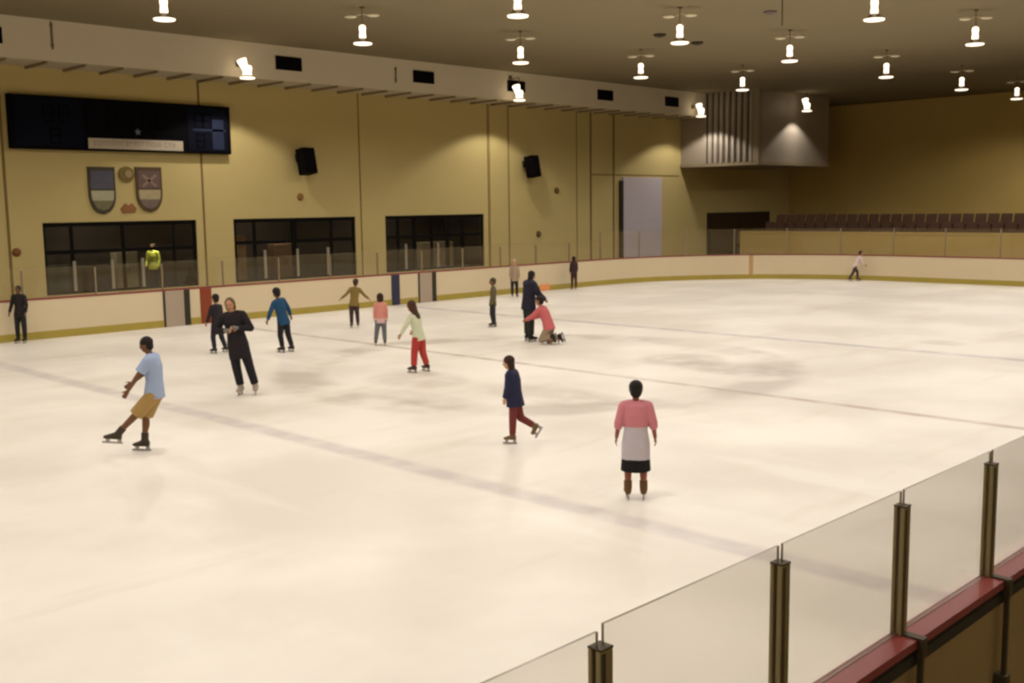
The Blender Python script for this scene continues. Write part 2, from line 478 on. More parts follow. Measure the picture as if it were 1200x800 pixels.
# ---------------------------------------------------------------- windows with the lobby behind
bm = BM()
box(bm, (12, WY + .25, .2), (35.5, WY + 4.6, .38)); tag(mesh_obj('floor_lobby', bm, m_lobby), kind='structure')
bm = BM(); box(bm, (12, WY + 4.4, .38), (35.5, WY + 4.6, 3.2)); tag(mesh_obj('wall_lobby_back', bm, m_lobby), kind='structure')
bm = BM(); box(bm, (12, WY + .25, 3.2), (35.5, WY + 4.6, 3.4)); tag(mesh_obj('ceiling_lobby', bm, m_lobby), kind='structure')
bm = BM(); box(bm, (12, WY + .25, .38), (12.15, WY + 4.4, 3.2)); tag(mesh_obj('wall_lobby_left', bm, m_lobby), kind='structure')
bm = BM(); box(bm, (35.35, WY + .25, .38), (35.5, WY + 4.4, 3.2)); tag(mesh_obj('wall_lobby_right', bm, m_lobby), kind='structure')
MULL = [((.175, .05), (.5, .05), (.84, .04)), ((.02, .02), (.165, .05), (.48, .11), (.79, .07)), ((.13, .05), (.29, .08), (.46, .05), (.62, .1), (.78, .08))]
STIL = [(.18, .42, .62), (.24, .5, .76), (.2, .52)]
TRZ = [1.98, 2.06, 2.05]
for wi, (a, b_) in enumerate(WINS):
    L_ = b_ - a; y0, y1 = WY + .06, WY + .14
    w = thing('window_%d' % (wi + 1), None, None, (a, 0, 0)); w['kind'] = 'structure'
    bm = BM(); fw_ = .09
    box(bm, (0, y0, WZ0), (fw_, y1, WZ1)); box(bm, (L_ - fw_, y0, WZ0), (L_, y1, WZ1)); box(bm, (0, y0, WZ1 - .14), (L_, y1, WZ1)); box(bm, (0, y0, WZ0), (L_, y1, WZ0 + .09))
    mesh_obj('window_frame', bm, m_frame, w)
    bm = BM(); box(bm, (fw_, y0 + .01, TRZ[wi] - .06), (L_ - fw_, y1 - .01, TRZ[wi] + .07)); mesh_obj('transom', bm, m_frame, w)
    for fr, hw in MULL[wi]:
        bm = BM(); box(bm, (fr * L_ - hw, y0 + .005, WZ0 + .09), (fr * L_ + hw, y1 - .005, WZ1 - .14)); mesh_obj('mullion', bm, m_frame, w)
    for fr in STIL[wi]:
        bm = BM(); box(bm, (fr * L_ - .05, y0 - .005, WZ0 + .09), (fr * L_ + .05, y1 - .02, TRZ[wi] - .3)); mesh_obj('door_stile', bm, m_stile, w)
    bm = BM(); box(bm, (fw_, WY + .095, WZ0 + .09), (L_ - fw_, WY + .105, WZ1 - .14)); mesh_obj('window_glass', bm, m_pane, w)
# things seen through the glass
def locker(x, y, w_, d_, h_, rgb, lb):
    t = thing('cabinet', lb, 'cabinet', (x, y, .381))
    bm = BM(); box(bm, (-w_ / 2, 0, 0), (w_ / 2, d_, h_), 0, .01); mesh_obj('cabinet_body', bm, mat('cabinet_paint', rgb, .5), t)
    for s in (-1, 1):
        bm = BM(); box(bm, (s * w_ / 4 - w_ / 4 + .015, -.02, .06), (s * w_ / 4 + w_ / 4 - .015, -.001, h_ - .04), 0, .004); d = mesh_obj('door', bm, mat('cabinet_door', tuple(int(c * .92) for c in rgb), .5), t)
        bm = BM(); box(bm, (s * .05 - .01, -.04, h_ * .45), (s * .05 + .01, -.02, h_ * .6)); mesh_obj('handle', bm, m_frame, d)
locker(17.95, WY + 2.4, .8, .5, 1.45, (150, 144, 120), 'small pale cabinet behind the first window left of the lime top')
locker(22.2, WY + 2.0, .9, .5, 1.9, (188, 150, 112), 'pinkish cabinet behind the left end of the middle window')
locker(15.0, WY + 1.6, .9, .5, 1.1, (86, 96, 84), 'dark green cabinet behind the left end of the first window')
locker(24.6, WY + 2.2, 1.0, .5, 1.5, (140, 112, 84), 'tan cabinet behind the middle of the middle window')
locker(32.0, WY + 1.2, 1.8, .5, 1.35, (176, 164, 136), 'wide pale cabinet behind the right half of the third window')

# ---------------------------------------------------------------- scoreboard
m_sb = mat('scoreboard_black', (10, 9, 12), .8, .25, 1.2, .06)
m_sb2 = mat('scoreboard_panel', (15, 17, 28), .8, .3, 1, .06)
m_sb3 = mat('scoreboard_light_panel', (36, 42, 62), .7, .3, 1.2, .1)
m_digit = mat('scoreboard_digit_off', (6, 5, 6), .8, 0, 1, .06)
m_banner = mat('banner_cream', (186, 172, 150), .6)
m_banner_t = mat('banner_letter', (150, 137, 118), .6)
t = thing('scoreboard', 'long black scoreboard with a cream lettered strip, high on the wall at left', 'scoreboard', (13.13, WY, 5.28))
bm = BM(); box(bm, (0, -.3, 0), (7.7, -.001, 1.68), 0, .02); mesh_obj('housing', bm, m_sb, t)
def sbp(x0, x1, z0, z1, m, name, d=.32):
    bm = BM(); box(bm, (x0, -d, z0), (x1, -.299, z1)); return mesh_obj(name, bm, m, t)
sbp(.12, 2.3, .1, 1.58, m_sb2, 'score_panel'); sbp(6.0, 7.55, .1, 1.58, m_sb2, 'score_panel')
sbp(2.45, 5.8, .55, 1.58, m_sb, 'clock_panel')
SEG = {'a': (.0, .9, 1, 1), 'b': (.86, .5, 1, 1), 'c': (.86, 0, 1, .5), 'd': (0, 0, 1, .1), 'e': (0, 0, .14, .5), 'f': (0, .5, .14, 1), 'g': (0, .45, 1, .55)}
def digit(x, z, w_, h_):
    bm = BM()
    for a in SEG.values(): box(bm, (x + a[0] * w_, -.325, z + a[1] * h_), (x + a[2] * w_, -.3195, z + a[3] * h_))
    mesh_obj('unlit_digit', bm, m_digit, t)
for x in (1.0, 1.5, 6.25, 6.6): digit(x, .85, .34, .55)
for x in (1.2, 6.3): digit(x, .18, .34, .5)
for x in (3.1, 3.6, 4.3, 4.8): digit(x, .75, .38, .68)
sbp(6.95, 7.4, .15, 1.2, m_sb3, 'blue_side_panel', .33); sbp(6.2, 7.5, .78, .86, m_sb3, 'side_bar', .33)  # side panel in a lighter blue, without any glow
b = sbp(2.42, 5.78, .06, .4, m_banner, 'lettered_strip', .34); b['label'] = 'cream strip with a row of faded lettering'
bm = BM(); rr = random.Random(3); x = 2.6
while x < 5.6:
    w_ = rr.choice((.07, .09, .11)); h_ = rr.choice((.13, .15, .15))
    box(bm, (x, -.343, .17), (x + .022, -.339, .17 + h_)); box(bm, (x, -.343, .17 + h_ - .025), (x + w_, -.339, .17 + h_))
    if rr.random() < .6: box(bm, (x + w_ - .02, -.343, .17), (x + w_, -.339, .17 + h_))
    if rr.random() < .5: box(bm, (x, -.343, .17), (x + w_, -.339, .195))
    x += w_ + (.05 if rr.random() > .2 else .14)
mesh_obj('faded_lettering', bm, m_banner_t, b)
bm = BM(); vs = []
for i in range(10):
    a = R(90 + 36 * i); r_ = .13 if i % 2 == 0 else .06
    vs.append((4.15 + r_ * math.cos(a), .58 + .07 + r_ * math.sin(a)))
f1 = [bm.verts.new((x_, -.33, z_)) for x_, z_ in vs]; f2 = [bm.verts.new((x_, -.315, z_)) for x_, z_ in vs]
bm.faces.new(f1); bm.faces.new(list(reversed(f2)))
for i in range(10): bm.faces.new((f1[i], f1[(i + 1) % 10], f2[(i + 1) % 10], f2[i]))
mesh_obj('star_emblem', bm, mat('emblem_grey', (92, 94, 108), .5), t)

# ---------------------------------------------------------------- crests
def outline_prism(bm, pts, y0, y1):
    f1 = [bm.verts.new((x, y0, z)) for x, z in pts]; f2 = [bm.verts.new((x, y1, z)) for x, z in pts]
    bm.faces.new(f1); bm.faces.new(list(reversed(f2)))
    n = len(pts)
    for i in range(n): bm.faces.new((f1[i], f1[(i + 1) % n], f2[(i + 1) % n], f2[i]))
def shield_pts(w, h, z0=None, z1=None):
    """half width w, height h; optional clip between z0..z1 (0 = tip)"""
    zs = [h * i / 24 for i in range(25)]
    zs = [z for z in zs if (z0 is None or z >= z0 - 1e-6) and (z1 is None or z <= z1 + 1e-6)]
    hw = lambda z: w * (1 if z > .42 * h else max(.02, math.sqrt(max(0, 1 - ((.42 * h - z) / (.42 * h)) ** 2)) ** 1.0 * .97 + .03))
    return [(-hw(z), z) for z in zs] + [(hw(z), z) for z in reversed(zs)]
def crest(x, z, w, h, cols, lb):
    t = thing('shield_crest', lb, 'crest', (x, WY, z), 0)
    bm = BM(); outline_prism(bm, shield_pts(w, h), -.06, -.001); mesh_obj('shield_back', bm, mat('crest_rim', cols[0], .6), t)
    s = .84; o = (1 - s) * h / 2
    def fld(z0, z1, rgb, name, y=-.075):
        bm = BM(); outline_prism(bm, [(a, b_ + o) for a, b_ in shield_pts(w * s, h * s, z0 * h * s, z1 * h * s)], y, -.059); return mesh_obj(name, bm, mat('crest_field', rgb, .6, .25, 5), t)
    fld(.52, 1, cols[1], 'upper_field'); fld(.25, .5, cols[2], 'middle_band'); fld(0, .25, cols[3], 'lower_field')
    return t
c1 = crest(16.05, 3.2, .46, 1.56, ((62, 54, 30), (76, 74, 88), (166, 162, 132), (112, 106, 72)), 'shield crest with dark blue top and pale band, left of the pair')
c2 = crest(17.72, 3.24, .47, 1.54, ((84, 62, 30), (104, 80, 72), (170, 154, 116), (112, 98, 86)), 'shield crest with brownish purple top, right of the pair')
for rot in (38, -38):
    bm = BM(); box(bm, (-.5, -.082, -.045), (.5, -.074, .045)); o = mesh_obj('diagonal_bar', bm, mat('crest_bar', (136, 112, 96), .6), c2); o.location = (0, 0, 1.08); o.rotation_euler = (0, R(rot), 0); o.scale = (.62, 1, 1)
bm = BM(); bmesh.ops.create_cone(bm, cap_ends=True, segments=28, radius1=.27, radius2=.27, depth=.05, matrix=Matrix.Rotation(R(90), 4, 'X'))
o = mesh_obj('round_plaque', bm, mat('plaque_olive', (112, 92, 34), .6, .2, 6)); o.location = (16.93, WY - .027, 4.52); tag(o, 'round olive plaque between the two shields', 'plaque')
bm = BM(); bmesh.ops.create_cone(bm, cap_ends=True, segments=24, radius1=.13, radius2=.13, depth=.03, matrix=Matrix.Translation((.06, -.03, .02)) @ Matrix.Rotation(R(90), 4, 'X'))
mesh_obj('plaque_disc', bm, mat('plaque_tan', (150, 128, 84), .6), o)
bm = BM(); outline_prism(bm, [(-.22, -.15), (.22, -.15), (.28, 0), (.12, .18), (0, .1), (-.12, .18), (-.28, 0)], -.04, -.001)
o = mesh_obj('wall_emblem', bm, mat('emblem_rust', (140, 92, 46), .6, .2, 6)); o.location = (16.95, WY, 3.38); tag(o, 'small rust coloured emblem low between the shields', 'emblem')
for (x, z, r_), lb, rgb in (((14.75 - 1.6, 2.05, .13), 'small round brown fitting on the wall left of the first window', (120, 74, 30)), ((23.9, 3.75, .14), 'small brown fitting on the wall under the left speaker', (140, 98, 48)),
                            ((38.6, 4.0, .15), 'small brown box on the wall right of the right speaker', (104, 84, 40)), ((37.3, 1.95, .15), 'small dark box low on the wall below the right speaker', (96, 74, 36))):
    bm = BM(); lathe(bm, [(r_, -.001), (r_, .05), (r_ * .8, .09), (r_ * .3, .1)]); bmesh.ops.rotate(bm, verts=bm.verts, matrix=Matrix.Rotation(R(90), 3, 'X'))
    o = mesh_obj('wall_fitting', bm, mat('fitting_brown', rgb, .6)); o.location = (x, WY, z); tag(o, lb, 'wall fitting')

# ---------------------------------------------------------------- speakers
def speaker(x, z, rz, rx, lb):
    t = thing('speaker', lb, 'speaker', (x - .4, WY - .56, z), R(rz)); t.rotation_euler = (R(rx), 0, R(rz))
    w, d, h = .31, .25, .49
    bm = BM()
    vs = [bm.verts.new(q) for q in ((-w, -d, -h), (w, -d, -h), (w * .8, d, -h), (-w * .8, d, -h), (-w, -d, h), (w, -d, h), (w * .8, d, h), (-w * .8, d, h))]
    for f in ((0, 1, 2, 3), (7, 6, 5, 4), (0, 4, 5, 1), (1, 5, 6, 2), (2, 6, 7, 3), (3, 7, 4, 0)): bm.faces.new([vs[i_] for i_ in f])
    bmesh.ops.bevel(bm, geom=list(bm.edges), offset=.02, segments=2, affect='EDGES')
    mesh_obj('speaker_box', bm, m_black, t)
    bm = BM(); box(bm, (-w + .04, -d - .015, -h + .05), (w - .04, -d + .002, h - .05), 0, .008); mesh_obj('speaker_grille', bm, mat('grille_cloth', (13, 10, 12), .9, 0, 1, .05), t)
    bm = BM(); tube(bm, (0, d - .02, .1), (0, .42, .2), .035, .035); box(bm, (-.12, .40, .05), (.12, .43, .35)); mesh_obj('wall_bracket', bm, m_bronze_d, t)
speaker(24.25, 5.07, 8, -10, 'black speaker tilted on the wall above the middle window')
speaker(36.75, 5.08, 12, -10, 'black speaker tilted on the wall right of the third window')

# pale tall door panel
t = thing('roller_door', 'tall pale lavender door panel on the far wall before the corner', 'door panel', (43.55, WY, 0))
bm = BM(); box(bm, (.08, -.09, .02), (3.4, -.001, 4.68), 0, .01); mesh_obj('panel_face', bm, m_panel, t)
bm = BM(); box(bm, (-.16, -.13, .02), (.07, -.001, 4.5)); mesh_obj('panel_track', bm, m_dark, t)
bm = BM()
for z in (1.2, 2.4, 3.6): box(bm, (.1, -.094, z), (3.38, -.089, z + .012))
mesh_obj('panel_seams', bm, mat('seam_lavender', (176, 168, 174), .6), t)
# opening beside the panel in the corner: dark double door
t = thing('corner_door', 'dark double doorway in the far corner under the corrugated box', 'door', (54.6, WY - .01, 0))
bm = BM(); box(bm, (-3.3, -.07, 0), (3.3, 0, 2.75)); mesh_obj('door_frame', bm, m_dark, t)
for sx in (-1, 1):
    bm = BM(); box(bm, (min(.03 * sx, 3.1 * sx), -.11, .03), (max(.03 * sx, 3.1 * sx), -.06, 2.62), 0, .01); d = mesh_obj('door', bm, mat('door_brown', (62, 46, 28), .8, 0, 1, .1), t)
    bm = BM(); tube(bm, (sx * .25, -.16, .9), (sx * .25, -.16, 1.6), .03, .03); mesh_obj('handle', bm, m_alu, d)

# ---------------------------------------------------------------- corrugated corner box
t = thing('clad_box', 'big corrugated grey metal box hanging from the ceiling in the far corner', 'metal housing', (48.7, 30.1, 5.28))
BX, BY, BH = 7.4, 4.9, CZ - 5.28
bm = BM(); box(bm, (.06, .06, 0), (BX, BY - .001, BH - .001)); tag(mesh_obj('smooth_panel', bm, m_metal, t), 'smooth grey side of the metal box')
bm = BM(); box(bm, (.0, .0, -.04), (BX + .03, BY - .001, .12)); mesh_obj('bottom_flange', bm, mat('flange', (150, 134, 108), .5), t)
bm = BM()
y = .35
pts = []
while y < BY - 1.6:
    pts += [(y, .05), (y + .05, -.03), (y + .2, -.03), (y + .25, .05)]; y += .36
for i in range(len(pts) - 1):
    (a, u), (b_, v) = pts[i], pts[i + 1]
    q = [bm.verts.new((u, a, .12)), bm.verts.new((v, b_, .12)), bm.verts.new((v, b_, BH - .001)), bm.verts.new((u, a, BH - .001))]
    bm.faces.new(q).material_index = 1 if u > .04 and v > .04 else 0
bmesh.ops.remove_doubles(bm, verts=bm.verts, dist=1e-4)
tag(mesh_obj('corrugated_panel', bm, [m_metal, m_metal_d], t), 'corrugated side with dark vertical grooves')
bm = BM(); box(bm, (-.03, -.03, .1), (.28, .3, BH - .001)); mesh_obj('corner_trim', bm, mat('trim_grey', (146, 132, 108), .5), t)

# ---------------------------------------------------------------- bleachers at the end
PX = 46.0
bm = BM(); box(bm, (PX, 2, 0), (PX + .18, 29.4, 1.86)); box(bm, (PX - .03, 2, 1.8), (PX + .21, 29.4, 1.9)); tag(mesh_obj('wall_parapet', bm, m_parapet), kind='structure')
bm = BM()
box(bm, (PX + .18, 2, 0), (PX + 1.2, 29.4, 1.05)); box(bm, (PX + 1.2, 2, 0), (PX + 2.2, 29.4, 1.42)); box(bm, (PX + 2.2, 2, 0), (PX + 3.2, 29.4, 1.78)); box(bm, (PX + 3.2, 2, 0), (PX + 3.3, 29.4, 2.25))
tag(mesh_obj('floor_bleachers', bm, m_step), kind='structure')
def seat_proto():
    t = thing('stadium_seat', 'brown plastic seat in the rows behind the yellow parapet', 'seat', (0, 0, 0), 0, 'brown seats behind the end parapet')
    bm = BM(); box(bm, (-.22, -.26, .40), (.2, .26, .46), 0, .02); mesh_obj('seat_pan', bm, m_seat, t)
    bm = BM()
    vs = [bm.verts.new(q) for q in ((.16, -.26, .45), (.2, -.26, .45), (.2, .26, .45), (.16, .26, .45), (.26, -.25, .9), (.3, -.25, .9), (.3, .25, .9), (.26, .25, .9))]
    for f in ((0, 1, 2, 3), (7, 6, 5, 4), (0, 4, 5, 1), (1, 5, 6, 2), (2, 6, 7, 3), (3, 7, 4, 0)): bm.faces.new([vs[i_] for i_ in f])
    bmesh.ops.bevel(bm, geom=list(bm.edges), offset=.015, segments=2, affect='EDGES'); mesh_obj('backrest', bm, m_seat, t)
    bm = BM(); box(bm, (-.03, -.03, 0), (.03, .03, .41)); box(bm, (-.1, -.12, 0), (.1, .12, .02)); mesh_obj('pedestal', bm, m_dark, t)
    return t
sp_ = None
for xr, zr in ((PX + .75, 1.05), (PX + 1.75, 1.42), (PX + 2.75, 1.78)):
    for i in range(34):
        y = 28.9 - i * .56
        if sp_ is None: sp_ = seat_proto(); sp_.location = (xr, y, zr)
        else: dup(sp_, (xr, y, zr))

# ---------------------------------------------------------------- lamps
def lamp_proto():
    t = thing('ceiling_lamp', '', 'lamp')
    bm = BM(); lathe(bm, [(.04, .56), (.09, .53), (.10, .46), (.085, .36), (.10, .24), (.09, .17)], 24); tag(mesh_obj('lamp_body', bm, m_lamp_em, t, True), 'glowing lamp neck')
    bm = BM(); lathe(bm, [(.11, .18), (.15, .14), (.22, .09), (.265, .055), (.27, .045)], 28); tag(mesh_obj('reflector', bm, m_refl, t, True), 'dim bell reflector')
    bm = BM(); lathe(bm, [(.20, .0), (.26, .012), (.272, .046), (.25, .058)], 28); tag(mesh_obj('lens', bm, m_lens_em, t, True), 'bright round lens')
    bm = BM(); tube(bm, (0, 0, .58), (0, 0, 1.068), .014, .014); lathe(bm, [(.07, 1.03), (.07, 1.068)]); mesh_obj('hanging_rod', bm, m_rod, t)
    for s, dz in ((-1, 0), (1, .03)):
        bm = BM(); c = V((.33 * s * rt.x, .33 * s * rt.y, 0.80 + dz)); ax = rt * .19; ay = V((rt.y, -rt.x, 0)) * .13
        ellipsoid(bm, c, ax, ay, V((0, 0, .05)), 16, 6); tube(bm, V((0, 0, .86)), c, .012, .012); tag(mesh_obj('side_plate', bm, m_bracket, t, True), 'pale side plate on the lamp stem')  # pale plates stand in for the bright streaks above each lamp
    return t
POW = 285
def lamp_light(parent, z, power, cone=168, blend=.32, rot=None):
    ld = bpy.data.lights.new('lamp_light', 'SPOT'); ld.energy = power; ld.color = (1, .93, .85); ld.spot_size = R(cone); ld.spot_blend = blend; ld.shadow_soft_size = .2
    o = bpy.data.objects.new('lamp_light', ld); COL.objects.link(o); o.parent = parent; o.location = (0, 0, z)
    if rot: o.rotation_euler = rot
    return o
ROWS = {25.45: [-6.2, .4, 7.0, 13.55, 19.75, 26.35, 32.87, 39.85], 19.3: [-6.2, .4, 7.0, 13.4, 19.9, 26.8, 33.1, 40.3, 47.5, 54.0],
        13.5: [-6.2, .4, 7.0, 13.9, 20.6, 27.4, 34.1, 40.8, 47.5, 54.0], 7.6: [-6.2, .4, 7.0, 13.9, 20.6, 27.4, 34.1, 40.8, 47.5],
        1.7: [-6.2, .4, 7.0, 13.9, 20.6, 34.1], -4.0: [.4, 7.0, 13.9]}  # the last two rows are added to brighten the stand side
LAB = {(13.55, 25.45): 'glowing bell lamp at top left, cut by the top edge above the scoreboard', (19.75, 25.45): 'glowing bell lamp hanging in front of the soffit, above the left speaker',
       (26.35, 25.45): 'glowing bell lamp right above the middle floodlight', (32.87, 25.45): 'glowing bell lamp at the soffit edge, between the pipes and the tall lavender panel', (39.85, 25.45): 'glowing bell lamp just above the ribbed side of the corner box',
       (19.9, 19.3): 'glowing bell lamp cut by the top edge, middle of the picture', (26.8, 19.3): 'glowing bell lamp high over the tall lavender panel', (33.1, 19.3): 'glowing bell lamp on the ceiling above the smooth side of the corner box',
       (40.3, 19.3): 'glowing bell lamp on the ceiling above the left part of the end wall', (47.5, 19.3): 'glowing bell lamp right at the end wall top, middle of it', (54.0, 19.3): 'smallest glowing bell lamp, at the right edge against the end wall',
       (27.4, 13.5): 'glowing bell lamp cut by the top edge, at right', (34.1, 13.5): 'large glowing bell lamp at top right below the top edge'}
lp = None
for y, xs_ in ROWS.items():
    for x in xs_:
        if lp is None:
            lp = lamp_proto(); o = lp; o.location = (x, y, 8.0)
        else: o = dup(lp, (x, y, 8.0))
        o['label'] = LAB.get((x, y), 'glowing bell lamp beyond the frame, in the continued grid or the added stand rows'); o['group'] = 'bell lamps hanging over the ice' if (x, y) in LAB else 'bell lamps over the ice beyond the frame'
        lamp_light(o, -.03, POW * (.8 if x > 46 else .55 if y < 5 else 1))

def flood(x, y, z, lb, aim, arm):
    t = thing('floodlight', lb, 'floodlight', (x, y, z), 0, 'floodlights along the soffit')
    bm = BM(); lathe(bm, [(.07, .46), (.15, .43), (.17, .34), (.14, .2), (.16, .12)], 22); mesh_obj('lamp_body', bm, m_lamp_em, t, True)
    bm = BM(); lathe(bm, [(.14, .13), (.2, .08), (.24, .05)], 24); mesh_obj('reflector', bm, m_refl, t, True)
    bm = BM(); lathe(bm, [(.2, -.01), (.25, .0), (.26, .04), (.24, .055)], 24); mesh_obj('lens', bm, m_lens_em, t, True)
    bm = BM()
    if arm == 'soffit' and abs(x - 33.8) < .1:
        tube(bm, (0, 0, .44), (0, 0, .99), .02, .02); tube(bm, (0, 0, .98), (0, SY - y - .002, .98), .02, .02); box(bm, (-.1, SY - y - .03, .96), (.1, SY - y - .002, 1.12))
    elif arm == 'soffit':
        tube(bm, (0, 0, .44), (0, 0, .56), .02, .02); tube(bm, (0, 0, .55), (0, SY - y - .002, .55), .02, .02); box(bm, (-.1, SY - y - .03, .45), (.1, SY - y - .002, .65))
    else:
        tube(bm, (0, 0, .44), (0, 0, CZ - z - .002), .02, .02)
    mesh_obj('arm', bm, m_rod, t)
    # small glowing spotlight head clamped beside it, tilted
    bm = BM(); a = V((-.2, .0, .62)); b_ = V((-.02, .05, .3)) 
    tube(bm, a, b_, .17, .10, 18); tag(mesh_obj('tilted_head', bm, m_lamp_em, t, True), 'tilted glowing lamp head')
    lamp_light(t, -.04, POW * aim[0], aim[1], aim[2], None)
    return t
flood(20.4, 32.75, 7.74, 'glowing floodlight on the soffit at left, right of the scoreboard end', (1.9, 128, .25), 'soffit')
flood(33.8, 32.75, 7.78, 'glowing floodlight on the soffit beneath the middle lamps', (1.9, 128, .25), 'soffit')
flood(47.4, 32.75, 7.76, 'glowing floodlight where the soffit meets the corrugated box', (1.9, 128, .25), 'soffit')
flood(52.2, 29.35, 8.05, 'glowing floodlight before the smooth side of the corner box', (1.2, 120, .25), 'ceiling')

flood(57.6, 16.4, 7.95, 'glowing floodlight before the end wall beyond the right edge', (1.3, 128, .25), 'ceiling')
# ceiling odds and ends
for (x, y, r_), lb, rgb in (((30.5, 22.8, .22), 'dark round plate on the ceiling left of the lamp over the tall panel', (60, 48, 32)), ((33.0, 23.0, .22), 'dark round plate on the ceiling right of the soffit edge lamp', (60, 48, 32)),
                            ((29.5, 17.9, .2), 'purplish round plate on the ceiling', (120, 104, 104))):
    bm = BM(); lathe(bm, [(r_ * .4, -.1), (r_, -.05), (r_, -.001)]); o = mesh_obj('ceiling_plate', bm, mat('plate', rgb, .7)); o.location = (x, y, CZ); tag(o, lb, 'ceiling plate')
bm = BM(); box(bm, (-1.0, -.3, -.12), (1.0, .3, -.001), 0, .02); o = mesh_obj('ceiling_vent', bm, m_vent); o.location = (28.6, 12.1, CZ); o.rotation_euler = (0, 0, YAW - R(90)); tag(o, 'dark long vent on the ceiling cut by the top edge', 'vent')
bm = BM()
for i in range(5): box(bm, (-.95, -.25 + i * .11, -.14), (.95, -.2 + i * .11, -.121))
mesh_obj('vent_slats', bm, m_black, o)

#PEOPLE-BEGIN
# ---------------------------------------------------------------- people
m_eye = mat('eye', (20, 14, 12), .4)
m_lip = mat('lips', (140, 78, 66), .5)
m_blade = mat('blade_steel', (150, 148, 144), .3, 0, 1, .5, .8)
_mc = {}
def cm(name, rgb, rough=.75, var=.08):
    k = (name, rgb)
    if k not in _mc: _mc[k] = mat(name, rgb, rough, var, 9, .25)
    return _mc[k]

def dvec(p, s, sgn=1):
    """direction hanging down, swung forward by p and outward by s (degrees)"""
    p, s = R(p), R(s)
    return V((math.sin(p) * math.cos(s), sgn * math.sin(s), -math.cos(p) * math.cos(s)))

